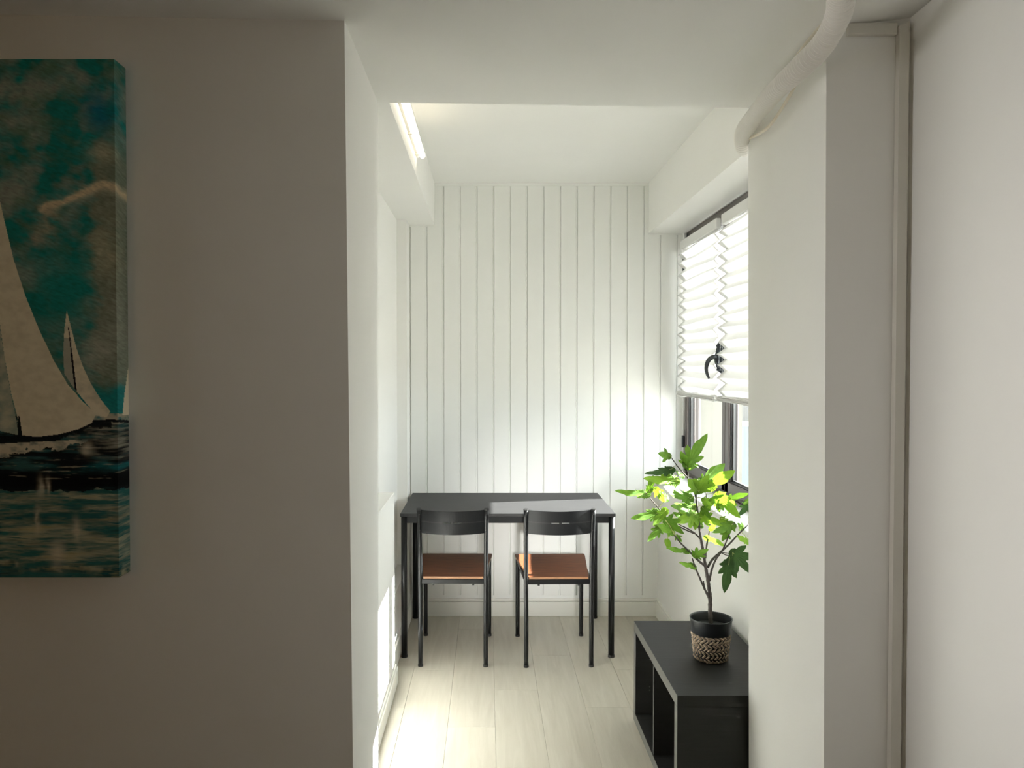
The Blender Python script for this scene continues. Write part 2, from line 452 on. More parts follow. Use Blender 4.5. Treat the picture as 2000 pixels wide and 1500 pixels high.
# handle
hd = thing('window_handle', 'curved black lever handle on the window frame between two blinds', 'handle', (1.148, 3.862, 1.53))
hd.scale = (1.15, 1.0, 1.0)
bm = bmesh.new()
pl = smooth_path([(0.002, 0, .085), (-.003, 0, .060), (-.006, 0, .030), (-.010, 0, 0), (-.004, 0, -.035), (.002, 0, -.062)], 5)
tube(bm, pl, [.008+.009*math.sin(math.pi*min(1, max(0, i/(len(pl)-1)))) + .005*(i in (1, 2, 3, 4, len(pl)-3, len(pl)-4)) for i in range(len(pl))], 10)
box(bm, .000, .012, -.015, .015, -.07, .09, bevel=.004, seg=2)
obj('handle_base', bm, M_handle, hd, True)
bm = bmesh.new()
pl = smooth_path([(-.006, 0, .008), (-.030, -.002, .014), (-.052, -.004, -.004), (-.062, -.006, -.040), (-.058, -.008, -.072), (-.050, -.008, -.092)], 5)
tube(bm, pl, [.013-.008*i/(len(pl)-1) for i in range(len(pl))], 10)
obj('lever', bm, M_handle, hd, True)

def blind(y0, y1, zt, zb, n, label, seed, droop=0.0):
    rnd = random.Random(seed)
    root = thing('pleated_blind', label, 'blind', (1.14, (y0+y1)/2, zt), 0, 'white pleated blinds on the window')
    def loc(p): return (p[0]-1.14, p[1]-(y0+y1)/2, p[2]-zt)
    bm = bmesh.new()
    ny = 14
    zf = zt-.05
    step = (zf-zb)/(n)
    offs = [rnd.uniform(-.004, .004) for _ in range(2*n+1)]
    rows = []
    for r in range(2*n+1):
        z = zf-step*r/2
        depth = 1.118 if r % 2 else 1.152
        row = []
        for c in range(ny+1):
            t = c/ny
            yy = y0+(y1-y0)*t
            zz = z + .004*math.sin(t*5+r*.9) + offs[r] - droop*(r/(2*n))*(1-abs(2*t-1))*.0 - droop*(r/(2*n))*t*0
            xx = depth + .003*math.sin(t*7+r*1.7)
            # the free side edges wave with the pleats
            if c == 0: yy -= (.010 if r % 2 else -.008)
            if c == ny: yy += (.010 if r % 2 else -.008)
            row.append(bm.verts.new(loc((xx, yy, zz))))
        rows.append(row)
    for a, b in zip(rows, rows[1:]):
        for c in range(ny): bm.faces.new((a[c], a[c+1], b[c+1], b[c]))
    f = obj('pleated_fabric', bm, M_blind, root)
    # flat head strip
    bm = bmesh.new(); box(bm, *[v for v in (1.130-1.14, 1.156-1.14)], (y0-y1)/2+.004, (y1-y0)/2-.004, -.052, 0, bevel=.003)
    obj('head_strip', bm, M_blind, root)
    # bunched pleats at the bottom
    bm = bmesh.new()
    for j in range(4):
        zz = zb-zt-.006*j-.003
        pts = smooth_path([((-.012 - .004*(j % 2)) + rnd.uniform(-.006, .006), (y0-y1)/2-.012+(y1-y0+.024)*q/6, zz+rnd.uniform(-.004, .004)) for q in range(7)], 4)
        tube(bm, pts, [.006]*len(pts), 6, squash=3.2 if False else 1.0)
        box(bm, -.030+rnd.uniform(0, .006), .016, (y0-y1)/2-.010, (y1-y0)/2+.010, zz-.0018, zz+.0012)
    obj('gathered_hem', bm, M_blind, root)
    return root
blind(3.888, 4.610, 2.232, 1.352, 14, 'white pleated blind on the far window leaf, nearest the board wall', 3)
blind(2.900, 3.808, 2.232, 1.352, 14, 'white pleated blind on the middle window leaf, cut off by the column', 4)
blind(2.610, 2.860, 2.232, 1.130, 16, 'narrow white pleated blind hidden behind the column', 5)

# ------------------------------------------------------------------ outdoors
o = tag(obj('ground', B(-60, 80, -60, 80, -9.3, -9.0), M_ground), 'grey street far below the window', 'street'); o['kind'] = 'structure'
bw = thing('building', 'plain beige neighbouring wall seen through the window', 'building', (2.1, 9.0, -9))
obj('wall', B(-.75, .05, -2.4, 3.0, 0, 15.0), M_out, bw)
obj('drain_pipe', tube(bmesh.new(), [Vector((-.52, -2.44, 0)), Vector((-.52, -2.44, 15))], .035, 10), M_out2, bw)
b2 = thing('building', 'grey building with windows far outside the window', 'building', (7.5, 17.0, -9))
obj('wall', B(-3.2, 6, -1, 5, 0, 16), M_out2, b2)
for zz in (1.2, 4.2, 7.2, 10.2, 13.0):
    for xx in (-2.6, -.6, 1.4, 3.4):
        w = obj('window', B(xx, xx+1.2, -1.05, -.98, zz+.6, zz+2.2), M_trim, b2)
        obj('pane', B(xx+.1, xx+1.1, -1.07, -1.052, zz+.7, zz+2.1), M_outglass, w)

# ------------------------------------------------------------------ table
TX0, TX1, TY0, TY1 = -0.446, 0.656, 3.990, 4.655
tb = thing('dining_table', 'black rectangular table with slim round legs against the board wall', 'table', ((TX0+TX1)/2, (TY0+TY1)/2, 0))
hx, hy = (TX1-TX0)/2, (TY1-TY0)/2
obj('tabletop', B(-hx, hx, -hy, hy, .729, .745, bevel=.0015, seg=2), M_top, tb)
bm = bmesh.new()
ins = .026
for (a, b, c, d) in ((-hx+ins, hx-ins, -hy+.016, -hy+.030), (-hx+ins, hx-ins, hy-.030, hy-.016), (-hx+.016, -hx+.030, -hy+ins, hy-ins), (hx-.030, hx-.016, -hy+ins, hy-ins)):
    box(bm, a, b, c, d, .694, .729, bevel=.001)
obj('apron', bm, M_metal, tb)
for sx in (-1, 1):
    for sy in (-1, 1):
        lg = Vector((sx*(hx-.018), sy*(hy-.018), 0))
        bm = bmesh.new(); tube(bm, [lg+Vector((0, 0, .012)), lg+Vector((0, 0, .729))], .0155, 20)
        l = obj('leg', bm, M_metal, tb, True)
        bm = bmesh.new(); tube(bm, [lg+Vector((0, 0, 0)), lg+Vector((0, 0, .013))], .0165, 20)
        obj('rubber_foot', bm, M_foot, l)

# ------------------------------------------------------------------ chairs (origin between the feet, sitter faces +Y)
def make_chair(label):
    t = thing('dining_chair', label, 'chair', (0, 0, 0), 0, 'black chairs with brown seats at the table')
    yb, yf = -.225, .225
    for s in (-1, 1):
        bm = bmesh.new()
        pts = smooth_path([(s*.163, yb, .008), (s*.163, yb-.001, .22), (s*.164, yb+.006, .43), (s*.165, yb-.006, .62), (s*.167, yb-.030, .792)], 5)
        tube(bm, pts, .0115, 14)
        l = obj('leg', bm, M_metal, t, True)
        bm = bmesh.new(); tube(bm, [Vector((s*.163, yb, 0)), Vector((s*.163, yb, .012))], .0125, 14); obj('rubber_foot', bm, M_foot, l)
        bm = bmesh.new(); tube(bm, [Vector((s*.167, yb-.030, .790)), Vector((s*.167, yb-.031, .796))], .0122, 14); obj('end_cap', bm, M_foot, l)
        bm = bmesh.new()
        pts = smooth_path([(s*.177, yf, .008), (s*.177, yf-.002, .25), (s*.177, yf-.006, .43)], 4)
        tube(bm, pts, .0115, 14)
        l = obj('leg', bm, M_metal, t, True)
        bm = bmesh.new(); tube(bm, [Vector((s*.177, yf, 0)), Vector((s*.177, yf, .012))], .0125, 14); obj('rubber_foot', bm, M_foot, l)
        # screws on the posts
        for z in (.685, .765):
            bm = bmesh.new(); y_ = yb-.006-(z-.62)/.172*.024
            tube(bm, [Vector((s*.165, y_-.010, z)), Vector((s*.165, y_-.0145, z))], .004, 8); obj('screw', bm, M_metal, t)
    bm = bmesh.new()
    zr = .425
    box(bm, -.158, .158, yb+.000, yb+.014, zr-.012, zr+.012, bevel=.002)
    box(bm, -.172, .172, yf-.014, yf-.001, zr-.012, zr+.012, bevel=.002)
    for s in (-1, 1):
        v0 = Vector((s*.161, yb, zr)); v1 = Vector((s*.176, yf-.005, zr)); tube(bm, [v0, v1], .010, 10)
    obj('seat_frame', bm, M_metal, t)
    for xx in (-.10, .10):
        bm = bmesh.new(); tube(bm, [Vector((xx, yb+.008, zr-.019)), Vector((xx, yb+.008, zr-.010))], .006, 10); obj('bolt', bm, M_foot, t)
    # seat: trapezoid, gently dished
    bm = bmesh.new()
    nx, ny = 14, 14
    top, bot = [], []
    y0, y1 = yb+.008, yf+.012
    for j in range(ny+1):
        v = j/ny; hw = .149+(.197-.149)*v
        yy = y0+(y1-y0)*v
        r1, r2 = [], []
        for i_ in range(nx+1):
            u = -1+2*i_/nx
            xx = hw*u
            # rounded front corners
            cy = yy
            if v > .9: xx *= 1-.03*((v-.9)/.1)**2
            dish = -.004*(1-u*u)*math.sin(math.pi*min(1, v*1.1))
            r1.append(bm.verts.new((xx, cy, .452+dish+.004*(v-.5)*2))); r2.append(bm.verts.new((xx*.99, cy, .438+dish+.004*(v-.5)*2)))
        top.append(r1); bot.append(r2)
    for j in range(ny):
        for i_ in range(nx):
            bm.faces.new((top[j][i_], top[j][i_+1], top[j+1][i_+1], top[j+1][i_]))
            bm.faces.new((bot[j][i_], bot[j+1][i_], bot[j+1][i_+1], bot[j][i_+1]))
    edge = []
    for j in range(ny):
        for i_ in (0, nx): edge.append(bm.faces.new((top[j][i_], top[j+1][i_], bot[j+1][i_], bot[j][i_])))
    for i_ in range(nx):
        for j in (0, ny): edge.append(bm.faces.new((top[j][i_], bot[j][i_], bot[j][i_+1], top[j][i_+1])))
    for f in edge: f.material_index = 1
    obj('seat', bm, [M_seat, M_seatedge], t)
    # backrest: two curved slats joined at the ends and the middle
    def slab(bm, x0, x1, z0, z1, n):
        th = .009
        R = []
        for i_ in range(n+1):
            x = x0+(x1-x0)*i_/n
            u = x/.158
            yc = yb-.018-.040*(1-u*u)*1.0
            zoff = -.002*(1-u*u)
            lean = lambda z: -(z-.72)*.10
            taper = 1.0
            R.append([bm.verts.new((x, yc+lean(z0)-th/2, z0+zoff)), bm.verts.new((x, yc+lean(z1)-th/2, z1+zoff)), bm.verts.new((x, yc+lean(z1)+th/2, z1+zoff)), bm.verts.new((x, yc+lean(z0)+th/2, z0+zoff))])
        for a, b in zip(R, R[1:]):
            for q in range(4): bm.faces.new((a[q], a[(q+1) % 4], b[(q+1) % 4], b[q]))
        bm.faces.new(R[0]); bm.faces.new(list(reversed(R[-1])))
    bm = bmesh.new()
    slab(bm, -.158, .158, .7345, .790, 20)
    b_ = obj('backrest', bm, M_back, t)
    bm = bmesh.new(); slab(bm, -.158, .158, .672, .7297, 20); obj('backrest', bm, M_back, t)
    bm = bmesh.new()
    for a, b in ((-.158, -.045), (-.006, .006), (.045, .158)): slab(bm, a, b, .7292, .7350, 6)
    obj('slat_joint', bm, M_foot, t)
    return t
def children(o): return [c for c in bpy.data.objects if c.parent == o]
def copy_tree(o, parent=None):
    c = o.copy(); COL.objects.link(c)
    if parent is not None: c.parent = parent
    for ch in children(o): copy_tree(ch, c)
    return c
ch1 = make_chair('left one of the two black chairs, its brown seat in shade')
ch1.location = (-.169, 4.107, 0); ch1.rotation_euler.z = math.radians(-.6)
ch2 = copy_tree(ch1)
ch2.location = (.350, 4.100, 0); ch2.rotation_euler.z = math.radians(1.4)
ch2['label'] = 'right one of the two black chairs, sunlit stripe across its brown seat'

# ------------------------------------------------------------------ low cube shelf
KX0, KX1, KY0, KY1, KZ = .6195, 1.0055, 2.535, 3.292, .42
ks = thing('shelf_unit', 'low black shelf unit with two open compartments beside the column', 'shelf', (KX0, KY0, 0))
kw, kl = KX1-KX0, KY1-KY0
T = .038
def kpart(name, x0, x1, y0, y1, z0, z1, front=True):
    bm = B(x0, x1, y0, y1, z0, z1, bevel=.0008)
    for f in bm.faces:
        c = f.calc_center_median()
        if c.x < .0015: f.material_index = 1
    return obj(name, bm, [M_kallax, M_kedge_sheen], ks)
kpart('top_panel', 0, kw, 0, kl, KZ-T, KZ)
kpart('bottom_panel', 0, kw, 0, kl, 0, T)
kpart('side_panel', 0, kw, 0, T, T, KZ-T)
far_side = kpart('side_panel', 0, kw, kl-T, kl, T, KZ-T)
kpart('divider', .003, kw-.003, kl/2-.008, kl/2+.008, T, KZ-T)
for xx in (.06, .30):
    for zz in (.14, .155, .27, .285, .345):
        bm = bmesh.new(); tube(bm, [Vector((xx, kl-T-.0012, zz)), Vector((xx, kl-T+.002, zz))], .003, 8); obj('peg_hole', bm, M_kedge_sheen, far_side)

# ------------------------------------------------------------------ potted fig
PX, PY, PZ = .822, 2.862, .420
pf = thing('potted_plant', 'potted leafy fig in a braided basket standing on the low black shelf', 'plant', (PX, PY, PZ))
OFF = Vector((PX, PY, PZ))
pot_h = .150
bm = lathe(bmesh.new(), [(.050, .004), (.054, .004), (.064, .095), (.071, .100), (.0745, .146), (.0765, .150), (.0770, .153), (.0745, .153), (.0715, .148), (.068, .104), (.060, .010), (.050, .010)], 48, close=True)
obj('pot', bm, M_pot, pf, True)
obj('soil', lathe(bmesh.new(), [(.055, .105), (.0675, .118), (.0675, .120), (.03, .122), (.005, .124)], 40), M_soil, pf, True)
bk = obj('basket_cover', lathe(bmesh.new(), [(.048, .002), (.055, .002), (.0655, .100), (.0635, .100), (.053, .005), (.048, .005)], 40, close=True), M_basket, pf, True)
NR = 7
for r in range(NR):
    z = .010+r*.0138
    R = .0545+.0115*(z/.1)
    bm = bmesh.new()
    for strand in (0, 1):
        n = 190; nt = 13
        pts, rad = [], []
        for i_ in range(n):
            a = 2*math.pi*i_/n
            ph = a*nt*(1 if r % 2 else -1)+strand*math.pi+r*.9
            pts.append(Vector(((R-.001+.0032*math.cos(ph))*math.cos(a), (R-.001+.0032*math.cos(ph))*math.sin(a), z+.0040*math.sin(ph))))
            rad.append(.0052+.0008*math.sin(a*9+r*2+strand))
        # closed ring
        seg = 5; rings = []
        for i_ in range(n):
            a = 2*math.pi*i_/n
            e1 = Vector((math.cos(a), math.sin(a), 0)); e2 = Vector((0, 0, 1))
            rings.append([bm.verts.new(pts[i_]+(e1*math.cos(2*math.pi*k/seg)+e2*math.sin(2*math.pi*k/seg))*rad[i_]) for k in range(seg)])
        for i_ in range(n):
            A, Bq = rings[i_], rings[(i_+1) % n]
            for k in range(seg): bm.faces.new((A[k], A[(k+1) % seg], Bq[(k+1) % seg], Bq[k]))
    obj('braid_row', bm, M_basket, bk, True)

def C(cx, cy, dy=0.0):
    """close-up coordinates (plant study) -> point relative to the pot"""
    return at(1190+cx/3.845, 830+cy/3.845, PY+dy) - OFF
def branch(name, pts, r0, r1):
    p = smooth_path([C(*q) for q in pts], 6)
    n = len(p)
    rad = [(r0+(r1-r0)*i_/(n-1))*(1+.10*math.sin(i_*2.3)) for i_ in range(n)]
    obj(name, tube(bmesh.new(), p, rad, 8), M_bark, pf, True)
    BR.extend(p)
BR = []
branch('trunk', [(762, 1492, 0), (757, 1400, 0), (757, 1300, 0), (748, 1220, 0), (738, 1150, 0), (722, 1060, 0), (702, 930, 0)], .0085, .0052)
branch('branch', [(702, 935, 0), (684, 830, .01), (668, 700, .02), (658, 600, .02), (648, 500, .02)], .0052, .0028)
branch('branch', [(754, 1310, 0), (715, 1230, -.01), (680, 1150, -.02), (650, 1080, -.03), (622, 1000, -.04)], .0045, .0022)
branch('branch', [(722, 1245, -.01), (712, 1205, -.015), (708, 1172, -.015)], .003, .002)
branch('branch', [(725, 1065, 0), (660, 1010, -.02), (600, 950, -.04), (530, 880, -.06), (488, 825, -.07)], .0045, .0022)
branch('branch', [(690, 862, .01), (640, 812, .02), (580, 775, .03), (515, 745, .04)], .0035, .0018)
branch('branch', [(738, 1070, 0), (775, 1010, .01), (835, 955, .02), (900, 895, .03), (975, 815, .04), (1045, 748, .05)], .0048, .0022)
branch('branch', [(752, 1170, 0), (768, 1090, -.01), (800, 1010, -.02), (850, 940, -.03), (885, 860, -.035), (938, 735, -.04)], .0045, .0020)
branch('branch', [(722, 1000, .01), (732, 900, .04), (758, 760, .06), (742, 640, .07), (726, 500, .07)], .0035, .0020)
branch('branch', [(640, 815, .02), (540, 770, .05), (435, 695, .07), (340, 590, .08), (272, 508, .09)], .0030, .0018)
branch('branch', [(655, 560, .02), (620, 450, .04), (575, 380, .05), (520, 320, .05), (468, 248, .05)], .0028, .0018)
branch('branch', [(592, 405, .05), (592, 350, .04), (590, 305, .03)], .0022, .0018)
branch('branch', [(835, 955, .02), (870, 975, .0), (925, 985, -.02)], .0020, .0014)
branch('branch', [(835, 958, .02), (880, 962, .03), (930, 960, .04)], .0018, .0013)

def leaf(base, tip, width, mat, kind=5, dyb=0.0, dyt=None, roll=0.0, cup=.12, droop=.12, stalk=True):
    """base, tip in close-up coordinates; width = relative spread of the side lobes"""
    if dyt is None: dyt = dyb
    b = C(base[0], base[1], dyb); t = C(tip[0], tip[1], dyt)
    ax = (t-b); L = ax.length*1.08; ax.normalize()
    view = (b+OFF-Vector((0, 0, H))).normalized()
    side = ax.cross(view).normalized()
    nrm = side.cross(ax).normalized()       # faces away/towards the viewer
    Rm = Matrix.Rotation(roll, 3, ax)
    side = Rm @ side; nrm = Rm @ nrm
    if kind == 1: lobes = [(0, 1.0, .42)]
    elif kind == 3: lobes = [(0, 1.0, .42), (45, .80*width, .34), (-45, .76*width, .34)]
    else: lobes = [(0, 1.0, .34), (40, .90*width, .33), (-40, .86*width, .33), (85, .62*width, .40), (-85, .58*width, .40)]
    bm = bmesh.new()
    NA = 72
    rings = [[], [], []]
    o0 = .10 if kind > 1 else 0.02
    c0 = bm.verts.new(b+ax*(o0*L))
    rs = []
    for k in range(NA):
        th = -math.pi+2*math.pi*k/NA
        r = .22
        for (a, l, w) in lobes:
            d = abs((th-math.radians(a)+math.pi) % (2*math.pi)-math.pi)
            x = d/(w*1.55)
            if x < 1: r = max(r, l*(1-o0)*(1-x)**.62)
            if kind == 1 and x >= .0:
                pass
        r *= 1+.035*math.sin(k*5.1)
        if kind == 1:      # plain pointed oval blade
            r = max(.05, (math.cos(th/2)**3.2)*1.0)*(1-o0)
            r = r if abs(th) < 2.6 else .05
        rs.append(r)
    for ri, s in enumerate((.36, .70, 1.0)):
        for k in range(NA):
            th = -math.pi+2*math.pi*k/NA
            r = rs[k]*s if ri > 0 else min(rs[k], .5)*s*1.3
            r = min(r, rs[k]*s if ri else rs[k]*.9)
            u = r*math.cos(th); v = r*math.sin(th)*(width if kind == 1 else 1.0)
            hgt = cup*abs(v)-droop*(u*u+v*v) + .018*math.sin(k*1.9+ri)
            rings[ri].append(bm.verts.new(b+ax*(o0+u)*L+side*v*L+nrm*hgt*L))
    for k in range(NA):
        k2 = (k+1) % NA
        bm.faces.new((c0, rings[0][k], rings[0][k2]))
        for a, q in ((0, 1), (1, 2)):
            bm.faces.new((rings[a][k], rings[q][k], rings[q][k2], rings[a][k2]))
    lf = obj('leaf', bm, mat, pf, True)
    # midrib and stalk
    bm = bmesh.new()
    if stalk:
        near = min(BR, key=lambda p: (p-b).length)
        if (near-b).length > .085: near = b-ax*.03
        mid = (near+b)/2+Vector((0, 0, .006))
        p = smooth_path([near, mid, b, b+ax*o0*L], 4)
    else:
        p = smooth_path([b, b+ax*o0*L*.5, b+ax*o0*L], 3)
    tube(bm, p, .0011, 6)
    obj('leaf_stalk', bm, M_stalk, lf, True)
    return lf
G, LM, DK = M_leaf
leaves = [
 # base, tip, width, mat, kind, dyb, dyt, roll
 ((458, 236), (368, 215), .95, G, 3, .05, .03, .2),
 ((590, 305), (712, 85), .62, G, 5, .03, .05, .5),
 ((585, 320), (548, 200), .7, G, 3, .03, .00, -.5),
 ((470, 330), (285, 378), .55, DK, 5, .06, .04, .9),
 ((500, 410), (272, 418), .55, LM, 5, .05, .02, .7),
 ((300, 500), (325, 385), .50, G, 3, .08, .07, .3),
 ((285, 515), (62, 512), .42, G, 5, .09, .09, .9),
 ((345, 478), (412, 572), .70, LM, 3, .08, .05, .2),
 ((612, 552), (415, 478), .42, G, 3, .03, .0, .6),
 ((372, 660), (180, 708), .50, G, 5, .07, .06, .5),
 ((425, 640), (335, 745), .60, LM, 3, .06, .05, -.2),
 ((420, 715), (552, 805), .85, G, 5, -.05, -.08, .3),
 ((480, 800), (360, 762), .6, G, 3, -.06, -.1, .6),
 ((385, 770), (292, 868), .60, G, 5, .04, .02, -.2),
 ((672, 500), (588, 408), .75, LM, 3, .0, -.03, .2),
 ((672, 502), (738, 372), .85, LM, 5, .0, -.05, .4),
 ((680, 470), (838, 305), .45, G, 3, .02, .06, .5),
 ((735, 470), (922, 348), .38, LM, 3, .05, .02, .3),
 ((735, 440), (800, 448), .55, LM, 3, .05, .0, .4),
 ((640, 640), (468, 622), .55, G, 5, .02, -.02, .7),
 ((640, 610), (500, 600), .45, LM, 3, .03, .05, 1.0),
 ((645, 672), (500, 735), .75, LM, 5, .0, -.04, .2),
 ((652, 668), (648, 782), .60, LM, 3, .01, -.02, .2),
 ((675, 690), (862, 742), .60, LM, 5, .03, .0, .5),
 ((712, 640), (790, 560), .60, LM, 3, .05, .03, .6),
 ((720, 590), (845, 520), .45, G, 3, .06, .04, .9),
 ((860, 575), (1022, 512), .45, G, 5, .06, .08, .8),
 ((812, 532), (975, 680), .52, LM, 5, .05, .0, .3),
 ((800, 570), (830, 650), .70, G, 3, .06, .05, .2),
 ((930, 745), (788, 812), .60, G, 5, -.04, -.06, .4),
 ((890, 800), (850, 870), .90, G, 3, -.02, -.04, .2),
 ((1050, 590), (980, 680), .70, DK, 5, .05, .03, .3),
 ((1050, 560), (1010, 600), .7, LM, 3, .05, .04, .3),
 ((925, 955), (1060, 1100), 1.0, DK, 5, -.02, -.06, .2),
 ((900, 1030), (870, 1238), .62, DK, 5, -.02, -.03, .1),
 ((590, 945), (438, 936), .25, G, 3, -.04, -.05, .9),
 ((640, 985), (738, 930), .70, G, 5, -.04, -.08, .4),
 ((640, 1060), (528, 1044), .38, G, 5, -.03, -.06, .7),
 ((430, 855), (448, 915), .55, LM, 1, -.05, -.04, .2),
 ((500, 830), (540, 870), .9, G, 3, -.06, -.05, .3),
 ((1050, 880), (958, 838), .5, LM, 3, .04, .03, .5),
 ((722, 848), (862, 895), .35, LM, 3, .05, .02, .8),
 ((760, 790), (800, 730), .60, LM, 3, .05, .03, .3),
 ((540, 640), (640, 590), .7, G, 5, .06, .05, .5),
 ((560, 700), (480, 660), .7, G, 5, .05, .04, .3),
 ((700, 560), (770, 600), .7, LM, 5, -.02, -.05, .3),
 ((700, 620), (760, 700), .7, G, 5, .0, -.03, .2),
 ((880, 560), (960, 600), .6, LM, 3, .06, .03, .5),
 ((900, 640), (820, 620), .6, G, 5, .05, .03, .6),
 ((1010, 780), (960, 740), .7, G, 5, .05, .03, .4),
 ((440, 560), (370, 500), .6, G, 5, .08, .06, .6),
 ((560, 390), (500, 350), .5, G, 3, .06, .05, .6),
 ((700, 760), (620, 720), .6, G, 5, .03, .02, .5),
 ((840, 700), (905, 760), .7, LM, 5, .0, -.02, .3),
 ((1100, 700), (1050, 640), .8, G, 5, .05, .03, .3),
 ((1100, 760), (1190, 820), .8, G, 5, .05, .03, .3),
]
for (bq, tq, w, m, kd, d0, d1, rl) in leaves:
    leaf(bq, tq, w, m, kd, d0, d1, rl)

# ------------------------------------------------------------------ tube light on the boxed beam
tl = thing('tube_light', 'glowing slim tube light fixed along the boxed beam', 'lamp', (-.300, 3.0, 2.43))
bm = bmesh.new(); tube(bm, [Vector((.012, -.44, 0)), Vector((.012, -.435, 0)), Vector((.012, .490, 0)), Vector((.012, .505, 0))], [.010, .0125, .0125, .006], 16)
obj('tube', bm, M_tube, tl, True)
obj('base_rail', B(-.0148, -.004, -.43, .495, -.007, .009, bevel=.001), M_trim, tl)
for yy in (-.3, .12, .42):
    obj('clip', B(-.0148, .002, yy, yy+.014, -.015, .010, bevel=.001), M_trunk, tl)

# ------------------------------------------------------------------ wrapped hose
hs_pts = [Vector((.745, .9, 2.288)), at(1660, -110, 1.40), at(1645, -25, 1.62), at(1637, 30, 1.73), at(1606, 88, 1.835), at(1560, 135, 1.95), at(1508, 185, 2.14), at(1468, 235, 2.36), at(1450, 266, 2.50), at(1456, 290, 2.578), Vector((.885, 2.60, 2.250))]
hp = smooth_path(hs_pts, 30)
def resample(p, step):
    out = [p[0].copy()]; acc = 0
    for a, b in zip(p, p[1:]):
        d = (b-a).length
        while acc+d >= step:
            t = (step-acc)/d
            a = a+(b-a)*t; out.append(a.copy()); d = (b-a).length; acc = 0
        acc += d
    return out
hp = resample(hp, .0020)
hr = []
for i_, p in enumerate(hp):
    ripple = .0030*math.sin(i_*.0020/.0125*2*math.pi)
    amp = 1.0 if p.y < 2.05 else .5
    hr.append(.0255+ripple*amp+.0008*math.sin(i_*.05))
bm = tube(bmesh.new(), hp, hr, 20)
hose = thing('wrapped_hose', 'white corrugated air conditioner hose running along ceiling and column', 'hose')
obj('hose_sleeve', bm, M_hose, hose, True)
bm = bmesh.new()
tube(bm, smooth_path([at(1622, 30, 1.80), at(1606, 48, 1.86), at(1580, 78, 1.935), at(1558, 108, 1.985), at(1545, 125, 2.0)], 6), .0046, 8)
o = obj('cable', bm, M_cable, hose, True)
bm = bmesh.new()
tube(bm, smooth_path([at(1556, 160, 2.01), at(1545, 182, 2.055), at(1525, 215, 2.14), at(1503, 246, 2.24), at(1482, 262, 2.36), at(1464, 270, 2.47), at(1456, 272, 2.53)], 6), .0044, 8)
obj('cable', bm, M_cable, hose, True)

# ------------------------------------------------------------------ cable trunking in the near corner
tk = thing('cable_trunking', 'grey white cable trunking running along wall top and down the corner', 'trunking', (1.0, Y1, 0))
obj('horizontal_run', B(-.125, -.006, -.016, -.0005, 2.298, 2.326, bevel=.0015), M_trunk, tk)
bm = bmesh.new()
for x0, x1, z0 in ((-.0035, .0200, 0),):
    hexa(bm, [(x0-.004, -.020, 0), (x1-.003, -.020, 0), (x1-.003, -.0005, 0), (x0-.004, -.0005, 0),
              (x0, -.020, 2.318), (x1, -.020, 2.326), (x1, -.0005, 2.326), (x0, -.0005, 2.318)])
obj('vertical_run', bm, M_trunk, tk)

# ------------------------------------------------------------------ canvas painting of sailing boats
def vnoise(x, y, s):
    return mnoise.noise(Vector((x*s[0], y*s[1], s[2])))
def inpoly(x, y, P):
    c = False; j = len(P)-1
    for i_ in range(len(P)):
        xi, yi = P[i_]; xj, yj = P[j]
        if (yi > y) != (yj > y) and x < (xj-xi)*(y-yi)/(yj-yi)+xi: c = not c
        j = i_
    return c
def mix(a, b, t):
    t = max(0.0, min(1.0, t)); return tuple(a[k]*(1-t)+b[k]*t for k in range(3))
def gauss(x, y, cx, cy, sx, sy): return math.exp(-((x-cx)/sx)**2-((y-cy)/sy)**2)
TEAL = (0.014, 0.26, 0.235); DTEAL = (0.008, 0.165, 0.150); BLUE = (0.012, 0.19, 0.29); GREY = (0.32, 0.36, 0.31); GRN = (0.06, 0.24, 0.16)
CREAM = (0.93, 0.86, 0.68); OLIVE = (0.44, 0.42, 0.27); BLACK = (0.007, 0.012, 0.017)
MAIN = [(-6, 330), (0, 385), (12, 440), (28, 510), (50, 580), (76, 645), (104, 705), (130, 750), (160, 785), (186, 808), (176, 826), (150, 838), (112, 848), (70, 853), (40, 850), (33, 820), (20, 770), (8, 700), (0, 640), (-12, 560)]
JIB = [(-10, 560), (2, 660), (14, 740), (26, 805), (34, 850), (0, 842), (-60, 830), (-110, 800), (-60, 700)]
SMALL = [(130, 608), (138, 640), (148, 680), (160, 715), (176, 750), (196, 782), (213, 803), (206, 815), (186, 812), (160, 780), (138, 752), (124, 730), (122, 690), (125, 645)]
NEXT = [(246, 770), (256, 720), (290, 720), (290, 812), (240, 812), (242, 798)]
def fbm(x, y, sx, sy, seed, o=4):
    return mnoise.fractal(Vector((x*sx, y*sy, seed)), 0.75, 2.2, o)
def cl(v): return max(0.0, min(1.0, v))
